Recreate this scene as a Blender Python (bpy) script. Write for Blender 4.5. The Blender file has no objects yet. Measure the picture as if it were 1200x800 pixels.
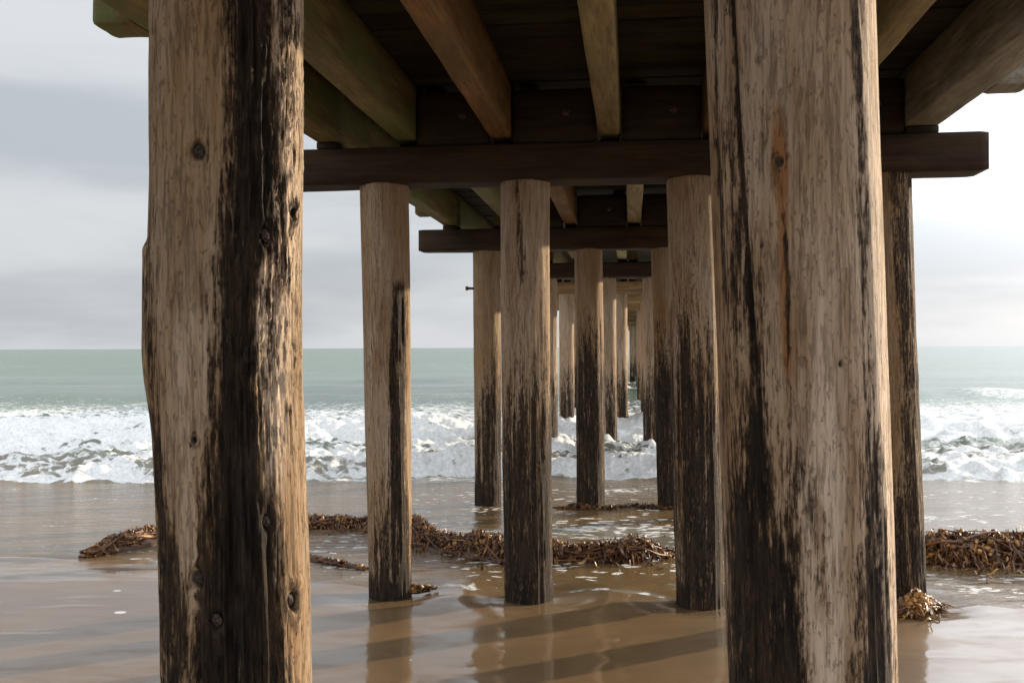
import bpy, math, random
import numpy as np

random.seed(7)
RNG = np.random.RandomState(11)
D = bpy.data
S = bpy.context.scene
COL = S.collection

# ------------------------------------------------------------------ frame of the place
CAM_H = 1.6
AX = math.atan(140.0 / 1200.0)          # the pier runs a little to the right of the view
CA, SA = math.cos(AX), math.sin(AX)
ROWS = [2.0 + 4.6 * k for k in range(16)]   # bents, metres along the pier
CAP_Z0, CAP_Z1 = 2.662, 2.893               # cap beams
SHIM = 0.048                                # shims between the caps and the stringers
STR_Z = CAP_Z1 + SHIM
STR_H = 0.36
DECK_Z = STR_Z + STR_H
SUN_AZ, SUN_EL = math.radians(60), math.radians(13.2)   # right of +Y


def P(s, L):
    return (s * SA + L * CA, s * CA - L * SA)


def Lpx(x, s):
    t = (x - 600.0) / 1200.0
    return s * (t * CA - SA) / (CA + t * SA)


# ------------------------------------------------------------------ numpy noise
def _hash(ix, iy, iz, seed):
    h = (ix * 374761393 + iy * 668265263 + iz * 2147483647 + seed * 974634541) & 0xFFFFFFFF
    h = ((h ^ (h >> 13)) * 1274126177) & 0xFFFFFFFF
    h = ((h ^ (h >> 16)) * 2246822519) & 0xFFFFFFFF
    return ((h ^ (h >> 15)) & 0xFFFFFF) / float(0xFFFFFF)


def vnoise(x, y, z=0.0, seed=0):
    x, y, z = np.broadcast_arrays(np.asarray(x, float), np.asarray(y, float), np.asarray(z, float))
    ix, iy, iz = np.floor(x).astype(np.int64), np.floor(y).astype(np.int64), np.floor(z).astype(np.int64)
    fx, fy, fz = x - ix, y - iy, z - iz
    fx, fy, fz = [f * f * f * (f * (f * 6 - 15) + 10) for f in (fx, fy, fz)]
    r = 0
    for dx in (0, 1):
        for dy in (0, 1):
            for dz in (0, 1):
                w = (fx if dx else 1 - fx) * (fy if dy else 1 - fy) * (fz if dz else 1 - fz)
                r = r + w * _hash(ix + dx, iy + dy, iz + dz, seed)
    return r


def fbm(x, y, z=0.0, seed=0, octv=4, gain=0.5):
    a, t, r, f = 1.0, 0.0, 0.0, 1.0
    for o in range(octv):
        r = r + a * vnoise(np.asarray(x) * f, np.asarray(y) * f, np.asarray(z) * f, seed + o * 17)
        t += a
        a *= gain
        f *= 2.03
    return r / t


def sstep(a, b, x):
    t = np.clip((np.asarray(x, float) - a) / (b - a), 0, 1)
    return t * t * (3 - 2 * t)


# ------------------------------------------------------------------ scene helpers
def tag(o, label=None, cat=None, group=None, kind=None):
    if label: o['label'] = label
    if cat: o['category'] = cat
    if group: o['group'] = group
    if kind or label: o['kind'] = kind or 'thing'
    return o


def mesh_np(name, v, f, mat, parent=None, smooth=True, attrs=None, loc=(0, 0, 0), rotz=0.0, faces_tri=None):
    me = D.meshes.new(name)
    me.from_pydata([tuple(p) for p in np.asarray(v)], [], [tuple(q) for q in f])
    if smooth:
        me.polygons.foreach_set('use_smooth', [True] * len(me.polygons))
    for k, a in (attrs or {}).items():
        at = me.attributes.new(k, 'FLOAT', 'POINT')
        at.data.foreach_set('value', np.asarray(a, np.float32).ravel())
    me.materials.append(mat)
    me.update()
    o = D.objects.new(name, me)
    o.location = loc
    o.rotation_euler = (0, 0, rotz)
    if parent: o.parent = parent
    COL.objects.link(o)
    return o


def grid_faces(nr, nc, wrap=False):
    f = []
    cc = nc if wrap else nc - 1
    i = np.arange(nr - 1)[:, None] * nc
    j = np.arange(cc)[None, :]
    j2 = (j + 1) % nc
    q = np.stack([i + j, i + j2, i + nc + j2, i + nc + j], -1).reshape(-1, 4)
    return q.tolist()


# ------------------------------------------------------------------ node helpers
class NT:
    def __init__(self, mat):
        mat.use_nodes = True
        self.t = mat.node_tree
        self.t.nodes.clear()
        self.out = self.t.nodes.new('ShaderNodeOutputMaterial')

    def n(self, typ, **kw):
        nd = self.t.nodes.new(typ)
        for k, v in kw.items():
            if k.startswith('i_'):
                key = k[2:]
                key = int(key) if key.isdigit() else key.replace('_', ' ')
                self.inp(nd, key, v)
            else:
                setattr(nd, k, v)
        return nd

    def inp(self, nd, key, v):
        s = nd.inputs[key]
        if isinstance(v, bpy.types.NodeSocket):
            self.t.links.new(v, s)
        else:
            s.default_value = v

    def noise(self, vec, scale, detail=4, rough=0.55, dist=0.0):
        nd = self.n('ShaderNodeTexNoise')
        if vec is not None: self.inp(nd, 'Vector', vec)
        self.inp(nd, 'Scale', scale); self.inp(nd, 'Detail', detail)
        self.inp(nd, 'Roughness', rough); self.inp(nd, 'Distortion', dist)
        return nd.outputs['Fac']

    def mapping(self, vec, scale=(1, 1, 1), loc=(0, 0, 0)):
        nd = self.n('ShaderNodeMapping')
        self.inp(nd, 'Vector', vec); nd.inputs['Scale'].default_value = scale
        if isinstance(loc, bpy.types.NodeSocket): self.inp(nd, 'Location', loc)
        else: nd.inputs['Location'].default_value = loc
        return nd.outputs[0]

    def math(self, op, a, b=None, c=None, clamp=False):
        nd = self.n('ShaderNodeMath', operation=op, use_clamp=clamp)
        self.inp(nd, 0, a)
        if b is not None: self.inp(nd, 1, b)
        if c is not None: self.inp(nd, 2, c)
        return nd.outputs[0]

    def mr(self, v, a, b, c=0.0, d=1.0, smooth=True):
        nd = self.n('ShaderNodeMapRange')
        nd.interpolation_type = 'SMOOTHSTEP' if smooth else 'LINEAR'
        self.inp(nd, 'Value', v)
        self.inp(nd, 'From Min', a); self.inp(nd, 'From Max', b)
        self.inp(nd, 'To Min', c); self.inp(nd, 'To Max', d)
        return nd.outputs['Result']

    def mix(self, f, a, b, blend='MIX'):
        nd = self.n('ShaderNodeMix', data_type='RGBA', blend_type=blend)
        nd.clamp_factor = True
        self.inp(nd, 0, f)
        for k, v in ((6, a), (7, b)):
            if not isinstance(v, bpy.types.NodeSocket) and len(v) == 3: v = (*v, 1)
            self.inp(nd, k, v)
        return nd.outputs[2]

    def attr(self, name):
        return self.n('ShaderNodeAttribute', attribute_name=name).outputs['Fac']

    def bump(self, h, dist, strength=1.0, normal=None):
        nd = self.n('ShaderNodeBump')
        self.inp(nd, 'Height', h); self.inp(nd, 'Distance', dist); self.inp(nd, 'Strength', strength)
        if normal is not None: self.inp(nd, 'Normal', normal)
        return nd.outputs[0]

    def bsdf(self, **kw):
        nd = self.n('ShaderNodeBsdfPrincipled')
        for k, v in kw.items():
            key = k.replace('_', ' ')
            if key == 'Base Color' and not isinstance(v, bpy.types.NodeSocket) and len(v) == 3: v = (*v, 1)
            self.inp(nd, key, v)
        self.t.links.new(nd.outputs[0], self.out.inputs[0])
        return nd


def per_object_offset(N, vec):
    oi = N.n('ShaderNodeObjectInfo')
    r = N.math('MULTIPLY', oi.outputs['Random'], 37.0)
    cx = N.n('ShaderNodeCombineXYZ')
    N.inp(cx, 0, r); N.inp(cx, 1, r); N.inp(cx, 2, r)
    va = N.n('ShaderNodeVectorMath', operation='ADD')
    N.inp(va, 0, vec); N.inp(va, 1, cx.outputs[0])
    return va.outputs[0], oi.outputs['Random']


def mat_pile():
    m = D.materials.new('weathered_pile_wood')
    N = NT(m)
    oc = N.n('ShaderNodeTexCoord').outputs['Object']
    co, rnd = per_object_offset(N, oc)
    st = N.attr('stain'); ru = N.attr('rust'); dk = N.attr('pit'); li = N.attr('pale'); wo = N.attr('worn')
    fine = N.noise(N.mapping(co, (1, 1, .05)), 120, 6, .72)
    strk = N.noise(N.mapping(co, (1, 1, .09)), 26, 7, .66, .1)
    tone = N.noise(N.mapping(co, (1, 1, .35)), 4.2, 4, .55)
    blot = N.noise(N.mapping(co, (1, 1, .30)), 14, 7, .68, .6)
    spk = N.noise(N.mapping(co, (1, 1, .34)), 115, 5, .7)
    flk = N.noise(N.mapping(co, (1, 1, .09)), 95, 6, .74, .0)
    c = N.mix(N.mr(tone, .36, .64), (.300, .188, .094), (.345, .258, .175))
    c = N.mix(N.mr(li, 0, 1), c, (.60, .465, .35))
    c = N.mix(N.mr(strk, .48, .70, 0, .85), c, (.29, .185, .10))
    c = N.mix(N.mr(fine, .42, .72, 0, .7), c, (.155, .092, .048))
    warm = N.noise(N.mapping(co, (1, 1, .12), (5, 3, 1)), 9, 5, .6, .3)
    c = N.mix(N.mr(warm, .48, .70, 0, .75), c, (.215, .115, .048))
    c = N.mix(N.math('MULTIPLY', wo, N.math('MULTIPLY', N.mr(flk, .57, .66), N.mr(blot, .42, .62, .05, .9))), c, (.060, .034, .018))
    c = N.mix(N.math('MULTIPLY', wo, N.math('MULTIPLY', N.mr(spk, .60, .68), N.mr(blot, .45, .60))), c, (.030, .018, .011))
    c = N.mix(N.mr(N.math('MULTIPLY_ADD', N.math('SUBTRACT', blot, .5), .9, ru), .25, .9, 0, .8), c, (.24, .095, .025))
    # dark growth and rot, ragged along the grain, with a brown halo
    e = N.math('MULTIPLY_ADD', N.math('SUBTRACT', strk, .5), 1.2, st)
    e = N.math('MULTIPLY_ADD', N.math('SUBTRACT', blot, .5), 1.3, e)
    e = N.math('MULTIPLY_ADD', N.math('SUBTRACT', flk, .5), 2.1, e)
    e = N.math('MULTIPLY_ADD', N.math('SUBTRACT', spk, .5), 1.3, e)
    e = N.math('MULTIPLY_ADD', N.math('SUBTRACT', fine, .5), .9, e)
    free = N.math('SUBTRACT', 1.0, N.math('MULTIPLY', st, 4.0, clamp=True))
    e = N.math('SUBTRACT', e, N.math('MULTIPLY', free, N.math('MULTIPLY_ADD', wo, -.36, .58)))
    halo = N.mr(e, .05, .60)
    sf = N.mr(e, .36, .82)
    c = N.mix(N.math('MULTIPLY', halo, .8), c, (.085, .046, .022))
    dark = N.mix(N.mr(blot, .42, .68), (.009, .0052, .0032), (.042, .024, .012))
    dark = N.mix(N.mr(fine, .5, .72, 0, .6), dark, (.085, .050, .026))
    c = N.mix(sf, c, dark)
    # pale slivers of sound wood left inside the dark parts
    sl = N.math('MULTIPLY', N.mr(flk, .61, .70), N.mr(sf, .2, .6))
    sl = N.math('MULTIPLY', sl, N.mr(e, 1.25, .85))
    c = N.mix(N.math('MULTIPLY', sl, .75), c, (.40, .31, .20))
    c = N.mix(dk, c, (.010, .006, .004))
    h = N.math('MULTIPLY_ADD', strk, .8, N.math('MULTIPLY', fine, .6))
    h = N.math('MULTIPLY_ADD', N.mr(spk, .56, .68), -.45, h)
    h = N.math('MULTIPLY_ADD', N.mr(flk, .52, .66), -.4, h)
    h = N.math('MULTIPLY_ADD', sf, N.math('MULTIPLY', N.math('SUBTRACT', blot, .7), 1.3), h)
    nb = N.bump(h, .010, .9)
    ro = N.mr(sf, 0, 1, .85, .7)
    N.bsdf(Base_Color=c, Roughness=ro, Normal=nb, Specular_IOR_Level=.22)
    return m


def mat_timber(name, axis, ca, cb, moss=(.06, .075, .02), moss_amt=.5, dark=.5):
    m = D.materials.new(name)
    N = NT(m)
    oc = N.n('ShaderNodeTexCoord').outputs['Object']
    co, rnd = per_object_offset(N, oc)
    sc = (.07, 1, 1) if axis == 'L' else (1, .07, 1)
    sc2 = (.25, 1, 1) if axis == 'L' else (1, .25, 1)
    fine = N.noise(N.mapping(co, sc), 60, 6, .65)
    strk = N.noise(N.mapping(co, sc), 16, 6, .6, .4)
    blot = N.noise(N.mapping(co, sc2), 7, 6, .62, .5)
    c = N.mix(N.mr(blot, .36, .64), ca, cb)
    c = N.mix(N.mr(strk, .45, .68, 0, .7), c, tuple(v * .4 for v in ca))
    c = N.mix(N.mr(fine, .45, .7, 0, .7), c, tuple(v * .35 for v in ca))
    mo = N.noise(N.mapping(co, sc2, (3.1, 1.7, 5.2)), 5, 5, .6)
    c = N.mix(N.mr(mo, .42, .62, 0, moss_amt), c, moss)
    c = N.mix(N.mr(blot, .58, .75, 0, dark), c, (.012, .009, .007))
    h = N.math('MULTIPLY_ADD', strk, .7, N.math('MULTIPLY', fine, .5))
    N.bsdf(Base_Color=c, Roughness=.85, Normal=N.bump(h, .007, .8), Specular_IOR_Level=.2)
    return m


def mat_iron():
    m = D.materials.new('rusty_iron')
    N = NT(m)
    oc = N.n('ShaderNodeTexCoord').outputs['Object']
    a = N.noise(oc, 60, 4)
    c = N.mix(N.mr(a, .4, .65), (.05, .03, .022), (.17, .13, .11))
    N.bsdf(Base_Color=c, Roughness=.6, Metallic=.3, Normal=N.bump(a, .002, .6))
    return m


def mat_sand():
    m = D.materials.new('wet_beach_sand')
    N = NT(m)
    g = N.n('ShaderNodeTexCoord').outputs['Object']
    big = N.noise(N.mapping(g, (.5, 1, 1)), .9, 5, .55, .4)
    mid = N.noise(N.mapping(g, (.45, 1, 1)), 5.5, 6, .6, .5)
    grain = N.noise(g, 420, 3, .7)
    c = N.mix(N.mr(big, .35, .65), (.180, .103, .038), (.138, .078, .028))
    c = N.mix(N.mr(mid, .52, .72, 0, .45), c, (.098, .058, .025))
    c = N.mix(N.mr(grain, .35, .7, 0, .4), c, (.10, .066, .034))
    v2 = N.n('ShaderNodeTexVoronoi', feature='F1'); N.inp(v2, 'Vector', g); N.inp(v2, 'Scale', 21.0)
    s2 = N.n('ShaderNodeSeparateColor'); N.inp(s2, 0, v2.outputs['Color'])
    peb = N.math('LESS_THAN', v2.outputs['Distance'], N.math('MULTIPLY', N.mr(s2.outputs[0], .88, 1.0, 0, .24), N.mr(mid, .46, .60)))
    c = N.mix(peb, c, N.mix(s2.outputs[1], (.03, .022, .016), (.20, .15, .10)))
    vd = N.n('ShaderNodeTexVoronoi', feature='F1'); N.inp(vd, 'Vector', N.mapping(g, (.7, 1.0, 1))); N.inp(vd, 'Scale', 6.0)
    sv = N.n('ShaderNodeSeparateColor'); N.inp(sv, 0, vd.outputs['Color'])
    bub = N.math('LESS_THAN', vd.outputs['Distance'], N.math('MULTIPLY', N.mr(sv.outputs[0], .72, 1.0, 0, .15), N.mr(big, .46, .54)))
    c = N.mix(bub, c, (.72, .70, .66))
    wet = N.mr(N.math('MULTIPLY_ADD', mid, .5, N.math('MULTIPLY', big, .5)), .38, .62)
    nb = N.bump(N.math('MULTIPLY_ADD', mid, 1.0, N.math('MULTIPLY', grain, .05)), .010, .35)
    cn = N.bump(N.math('MULTIPLY_ADD', big, 2.0, mid), .010, .16)
    N.bsdf(Base_Color=c, Roughness=.55, Normal=nb, Specular_IOR_Level=.35,
           Coat_Weight=N.mr(N.math('MULTIPLY_ADD', mid, .6, N.math('MULTIPLY', big, .4)), .34, .52, .62, 1.0), Coat_Roughness=N.mr(wet, 0, 1, .13, .03), Coat_IOR=1.43, Coat_Normal=cn)
    return m


def mat_water():
    m = D.materials.new('sea_water_and_foam')
    N = NT(m)
    g = N.n('ShaderNodeTexCoord').outputs['Object']
    fo = N.attr('foam'); sh = N.attr('shallow'); far = N.attr('far')
    # water body
    c = N.mix(sh, (.140, .190, .150), (.165, .108, .052))
    sea_var = N.noise(N.mapping(g, (.02, .10, 1)), 1.0, 5, .55)
    c = N.mix(N.mr(sea_var, .42, .66, 0, .5), c, N.mix(sh, (.115, .165, .128), (.130, .086, .042)))
    c = N.mix(N.math('MULTIPLY', sh, N.mr(fo, .1, .5)), c, (.22, .215, .18))
    rip1 = N.noise(N.mapping(g, (.55, 1.5, 1)), 4.2, 6, .6, .4)
    rip2 = N.noise(N.mapping(g, (.10, .42, 1)), 1.0, 5, .6, .3)
    hs = N.math('MULTIPLY_ADD', rip2, N.mr(far, 0, 1, .2, 9.0), rip1)
    # lacy foam: cell edges, dissolved by noise
    wn = N.n('ShaderNodeTexNoise'); N.inp(wn, 'Vector', g); N.inp(wn, 'Scale', 1.6); N.inp(wn, 'Detail', 4)
    wv = N.n('ShaderNodeVectorMath', operation='SCALE'); N.inp(wv, 0, wn.outputs['Color']); wv.inputs['Scale'].default_value = .55
    wa = N.n('ShaderNodeVectorMath', operation='ADD'); N.inp(wa, 0, g); N.inp(wa, 1, wv.outputs[0])
    vo = N.n('ShaderNodeTexVoronoi', feature='DISTANCE_TO_EDGE'); N.inp(vo, 'Vector', N.mapping(wa.outputs[0], (.8, 1.0, 1))); N.inp(vo, 'Scale', 4.6)
    lace = N.mr(vo.outputs['Distance'], 0, .26, 1, 0)
    fn = N.noise(N.mapping(g, (.55, 1.0, 1.3)), 5.0, 10, .68, .6)
    fn2 = N.noise(g, 20, 6, .7)
    e = N.math('MULTIPLY_ADD', N.math('SUBTRACT', fn, .5), 1.7, fo)
    e = N.math('MULTIPLY_ADD', N.math('SUBTRACT', lace, .35), .30, e)
    e = N.math('MULTIPLY_ADD', N.math('SUBTRACT', fn2, .5), .7, e)
    ff = N.math('MULTIPLY', N.mr(e, .42, .70), N.mr(fo, .02, .10))
    vd = N.n('ShaderNodeTexVoronoi', feature='F1'); N.inp(vd, 'Vector', N.mapping(wa.outputs[0], (.55, 1.0, 1))); N.inp(vd, 'Scale', 11.0); N.inp(vd, 'Randomness', 1.0)
    sizev = N.n('ShaderNodeSeparateColor'); N.inp(sizev, 0, vd.outputs['Color'])
    fle = N.math('LESS_THAN', vd.outputs['Distance'], N.math('MULTIPLY', N.math('MULTIPLY', sizev.outputs[0], N.mr(fn, .35, .62, .15, .85)), N.attr('glint_fleck')))
    ff = N.math('MAXIMUM', ff, N.math('MULTIPLY', fle, .9))  # white flecks: foam bits, also painted sun glints on the ripples
    fc = N.mix(N.mr(fn2, .35, .65), (.82, .82, .80), (.60, .61, .60))
    col = N.mix(ff, c, fc)
    nw = N.bump(hs, .07, N.mr(sh, 0, 1, .95, .34))
    nf = N.bump(N.math('MULTIPLY_ADD', fn2, .6, fn), .04, .5)
    nm = N.n('ShaderNodeMix', data_type='VECTOR'); N.inp(nm, 0, ff); N.inp(nm, 4, nw); N.inp(nm, 5, nf)
    N.bsdf(Base_Color=col, Roughness=N.math('MAXIMUM', N.mr(ff, 0, 1, .10, .9), N.mr(far, 0, 1, .08, .26)), IOR=1.333, Normal=nm.outputs[1],
           Specular_IOR_Level=N.mr(ff, 0, 1, .5, .15))
    return m


def mat_kelp(name='wet_brown_kelp'):
    m = D.materials.new(name)
    N = NT(m)
    g = N.n('ShaderNodeTexCoord').outputs['Object']
    t = N.attr('tint')
    a = N.noise(g, 14, 4)
    c = N.mix(N.mr(t, 0, .55, smooth=False), (.040, .015, .007), (.175, .072, .026))
    c = N.mix(N.mr(t, .55, 1, smooth=False), c, (.50, .25, .06))
    c = N.mix(N.mr(a, .42, .68, 0, .6), c, (.022, .011, .006))
    N.bsdf(Base_Color=c, Roughness=.46, Normal=N.bump(N.noise(g, 60, 3), .004, .6), Specular_IOR_Level=.5)
    return m


M_PILE = mat_pile()
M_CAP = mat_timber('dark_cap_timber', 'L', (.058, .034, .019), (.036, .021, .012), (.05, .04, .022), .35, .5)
M_CAP_BOUNCE = mat_timber('bounce_lit_cap_timber', 'L', (.34, .21, .105), (.25, .15, .075), (.10, .08, .04), .35, .3)  # far caps: warm bounce light under the deck painted as lighter brown
M_STR = {
    'mossy': mat_timber('mossy_stringer_timber', 'S', (.25, .19, .085), (.15, .12, .055), (.13, .155, .052), .8, .25),
    'brown': mat_timber('brown_stringer_timber', 'S', (.27, .145, .062), (.17, .088, .036), (.09, .085, .035), .4, .35),
    'olive': mat_timber('olive_stringer_timber', 'S', (.32, .25, .13), (.22, .17, .085), (.18, .18, .07), .5, .2),
    'grey': mat_timber('hazy_grey_stringer_timber', 'S', (.33, .305, .26), (.235, .215, .185), (.10, .105, .05), .4, .2),  # sky haze at the right deck edge lifted into this grey
}
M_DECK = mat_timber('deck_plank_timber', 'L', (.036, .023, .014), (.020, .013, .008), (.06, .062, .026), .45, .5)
M_BLOCK = mat_timber('blocking_timber', 'L', (.050, .028, .016), (.028, .018, .013), (.05, .05, .03), .3, .5)
M_IRON = mat_iron()
M_SAND = mat_sand()
M_WATER = mat_water()
M_KELP = mat_kelp()


# ------------------------------------------------------------------ ground profile
def ground_z(x, y):
    x = np.asarray(x, float); y = np.asarray(y, float)
    yy = np.clip(y, -40, 400)
    z = np.where(yy < 7.0, (7.0 - yy) * .004, -(yy - 7.0) * .034)
    z = np.where(yy > 60, -1.8 - (yy - 60) * .02, z)
    z = z + .018 * (fbm(x * .5, yy * .9, 0, 5, 3) - .5) * np.clip((yy + 30) / 30, 0, 1)
    return z


PILE_FEET = []     # (x, y, radius) for the scour round each pile


# ------------------------------------------------------------------ piles
def make_pile(base, top, r0, r1, z_top, seed, nz, na, stain=None, rust=None, pale=None, knots=(), rough=.004,
              z0=-.7, worn=None, extra=None, lumps=.012, tilt0=0.0):
    """base/top: world (x, y) where the axis meets z = 0 / z = z_top.  Angle phi = 0 looks at the camera,
    positive towards the right.  The masks are functions of (phi, z)."""
    ph = np.linspace(-math.pi, math.pi, na, endpoint=False)[None, :]
    z = np.linspace(z0, z_top, nz)[:, None]
    t = z / z_top
    r = r0 + (r1 - r0) * t
    PH, Z = np.broadcast_arrays(ph, z)
    cx, sx = np.cos(PH), np.sin(PH)
    big = fbm(cx * 1.1 + 3, sx * 1.1, Z * .55, seed, 3) - .5
    med = fbm(cx * 3.2 + 9, sx * 3.2, Z * 1.1, seed + 3, 4) - .5
    fib = fbm(cx * 13 + 5, sx * 13, Z * 1.7, seed + 8, 4, .6) - .5
    stv = np.zeros_like(PH) if stain is None else stain(PH, Z)
    rr = r + lumps * big * 2 + lumps * .55 * med + rough * fib * (1 + 2.2 * np.clip(stv, 0, 1)) * 2
    pit = np.zeros_like(PH); ru = np.zeros_like(PH); pl = np.zeros_like(PH)
    if rust is not None: ru = rust(PH, Z)
    if pale is not None: pl = pale(PH, Z)
    wn = np.full_like(PH, .82) if worn is None else worn(PH, Z)
    for (kp, kz, kr, dep) in knots:
        d = np.sqrt(((PH - kp) * r0 / kr) ** 2 + ((Z - kz) / (kr * 1.35)) ** 2)
        d = d * (1 + .5 * (fbm(PH * 9, Z * 14, 0, seed + 21, 2) - .5))
        rr = rr - dep * np.exp(-(d * 1.25) ** 4) + dep * .22 * np.exp(-((d - 1.5) / .5) ** 2)
        pit = np.maximum(pit, 1 - sstep(.55, 1.0, d))
        stv = stv + .28 * np.exp(-((d - 1.35) / .35) ** 2)
    if extra is not None: rr = extra(PH, Z, rr)
    # phi = 0 faces the camera: direction from base to the camera at the origin
    ang = math.atan2(-base[1], -base[0])
    th = ang + PH
    ox = (top[0] - base[0]) * t; oy = (top[1] - base[1]) * t
    v = np.stack([rr * np.cos(th) + ox, rr * np.sin(th) + oy, Z], -1).reshape(-1, 3)
    f = grid_faces(nz, na, True)
    f.append(list(range((nz - 1) * na, nz * na)))
    f.append(list(range(na - 1, -1, -1)))
    return v, f, dict(stain=stv, rust=ru, pale=pl, pit=pit, worn=wn)


def tide_stain(seed, zd=1.35, side=.0, side_amt=0.0, amp=.55, soft=.6, band=None, grain=3.0):
    def fn(PH, Z):
        n = fbm(np.cos(PH) * grain + 4, np.sin(PH) * grain, Z * .35, seed, 3) - .5
        lim = zd + amp * 2 * n + side_amt * np.cos(PH - side)
        s = sstep(lim + soft, lim - soft, Z)
        if band is not None: s = np.maximum(s, band(PH, Z))
        # the foot is always dark
        return np.maximum(s * .84 * (1 - .55 * sstep(.56, .74, fbm(np.cos(PH) * 6, np.sin(PH) * 6 + 3, Z * .5, seed + 40, 3))), sstep(.22, .05, Z) * .92)
    return fn


def band_fn(pts, soft=.22, edges=True):
    """pts: rows (z, u_left, u_right) with u = sin(phi) across the visible face."""
    pts = sorted(pts)
    zs = [p[0] for p in pts]; a = [p[1] for p in pts]; b = [p[2] for p in pts]

    def fn(PH, Z):
        u = np.where(np.abs(PH) < math.pi / 2, np.sin(PH), np.sign(PH) * 2)
        lo = np.interp(Z, zs, a); hi = np.interp(Z, zs, b)
        s = np.minimum(sstep(-soft, soft, u - lo), sstep(-soft, soft, hi - u))
        s = s * sstep(zs[0] - .12, zs[0] + .02, Z) * sstep(zs[-1] + .12, zs[-1] - .02, Z)
        return s
    return fn


PILES = []
GROUP_P = 'timber piles holding up the pier'


def add_pile(row, px_base, px_top, dia0, dia1, seed, label, nz, na, s=None, y_mid=None, **kw):
    s = ROWS[row] if s is None else s
    # the pile centre at sand level and at its top, measured as lateral offsets
    b = P(s, Lpx(px_base, s)); t = P(s, Lpx(px_top, s))
    v, f, at = make_pile(b, t, dia0 / 2, dia1 / 2, CAP_Z0 + .004, seed, nz, na, **kw)
    o = mesh_np('timber_pile', v, f, M_PILE, None, True, at, (b[0], b[1], 0))
    tag(o, label, 'pile', GROUP_P)
    PILE_FEET.append((b[0], b[1], dia0 / 2))
    PILES.append(o)
    return o


# ---- the two near piles, with the marks they carry
def zl(y, Y):                      # image row -> height at depth Y
    return CAM_H + (407 - y) * Y / 1200.0


YL = 2.0
ZL = lambda y: zl(y, YL - .16)
UL = lambda x: max(-.99, min(.99, (x - 268.0) / 92.0))
left_band = band_fn([(ZL(y), UL(a), UL(b)) for y, a, b in [
    (-300, 262, 322), (0, 262, 318), (60, 268, 322), (120, 268, 326), (200, 262, 326), (260, 258, 322), (300, 250, 304), (340, 248, 300),
    (400, 248, 298), (450, 244, 298), (500, 246, 302), (560, 240, 306), (600, 236, 312), (660, 232, 318), (720, 230, 318), (760, 220, 320),
    (820, 214, 326), (1300, 200, 330)]], .26)
left_specks = band_fn([(ZL(y), UL(a), UL(b)) for y, a, b in [(-100, 318, 352), (120, 322, 352), (260, 305, 352), (420, 296, 322), (560, 300, 318)]], .2)
left_edge = band_fn([(ZL(y), UL(a), UL(b)) for y, a, b in [(250, 160, 178), (520, 160, 186), (640, 160, 196), (760, 170, 214), (900, 170, 224)]], .12)


def left_stain(PH, Z):
    s = left_band(PH, Z) * 1.05
    s = np.maximum(s, left_specks(PH, Z) * .42)
    s = np.maximum(s, left_edge(PH, Z) * .75)
    s = np.maximum(s, sstep(1.15, .6, Z) * .35)
    return s


left_gold = band_fn([(ZL(y), UL(a), UL(b)) for y, a, b in [(-200, 180, 262), (200, 185, 255), (330, 200, 245), (420, 310, 355), (560, 312, 360), (900, 320, 366)]], .25)
left_sunlit = band_fn([(ZL(y), UL(a), UL(b)) for y, a, b in [(-100, 322, 362), (120, 318, 362), (250, 312, 362), (330, 296, 350), (560, 300, 330)]], .15)  # sunlit right part of the pile, painted in as paler wood
left_pale_b = band_fn([(ZL(y), UL(a), UL(b)) for y, a, b in [(380, 192, 245), (600, 195, 236), (720, 200, 226)]], .2)


def knot_l(x, y, r, dep): return (math.asin(UL(x)), ZL(y), r, dep)


def left_extra(PH, Z, rr):
    # a long sliver of sapwood standing off the left edge
    k = np.exp(-((PH + 1.50) / .20) ** 2) * sstep(ZL(262), ZL(280), Z) * sstep(ZL(520), ZL(420), Z)
    rr = rr + .010 * k
    # torn trough along the dark band
    b = left_band(PH, Z)
    tear = fbm(PH * 16, Z * 3.2, 0, 77, 4, .6) - .5
    chip = np.abs(fbm(PH * 11, Z * 9, 0, 78, 5, .62) - .5) * 2
    side = sstep(-.15, .1, PH) * sstep(1.6, 1.2, PH) * sstep(ZL(640), ZL(420), Z)
    rr = rr + side * (.014 * (chip - .25) + .006 * (fbm(PH * 30, Z * 12, 0, 79, 3) - .5))
    bend = .012 * np.exp(-((Z - ZL(400)) / .35) ** 2) * np.sin(PH)
    return rr - bend - .006 * b + (.026 * b + .005) * tear


def left_worn(PH, Z):
    k = sstep(-.25, .05, PH) + sstep(-.9, -1.15, PH)
    return .12 + .88 * np.clip(k, 0, 1) + .2 * sstep(1.5, 1.1, Z)


near_left = add_pile(0, 284, 266, .291, .293, 101, 'rotten near pile on the left with a wide black vertical stain and open knot holes', 620, 300,
                     stain=left_stain, rust=lambda P_, Z_: left_gold(P_, Z_) * .34, pale=lambda P_, Z_: np.maximum(left_sunlit(P_, Z_) * .75, left_pale_b(P_, Z_) * .5),
                     knots=[knot_l(230, 163, .017, .012), knot_l(221, 692, .017, .018), knot_l(244, 742, .015, .012), knot_l(338, 730, .019, .018),
                            knot_l(307, 624, .013, .010), knot_l(313, 265, .016, .016), knot_l(347, 232, .012, .010), knot_l(222, 520, .008, .005)],
                     rough=.0035, lumps=.010, extra=left_extra, worn=left_worn)

ZR = lambda y: zl(y, YL - .19)
UR = lambda x, y: max(-.99, min(.99, (x - (924.0 + 26.0 * y / 800.0)) / 100.0))


def rb(rows, soft): return band_fn([(ZR(y), UR(a, y), UR(b, y)) for y, a, b in rows], soft)


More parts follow.
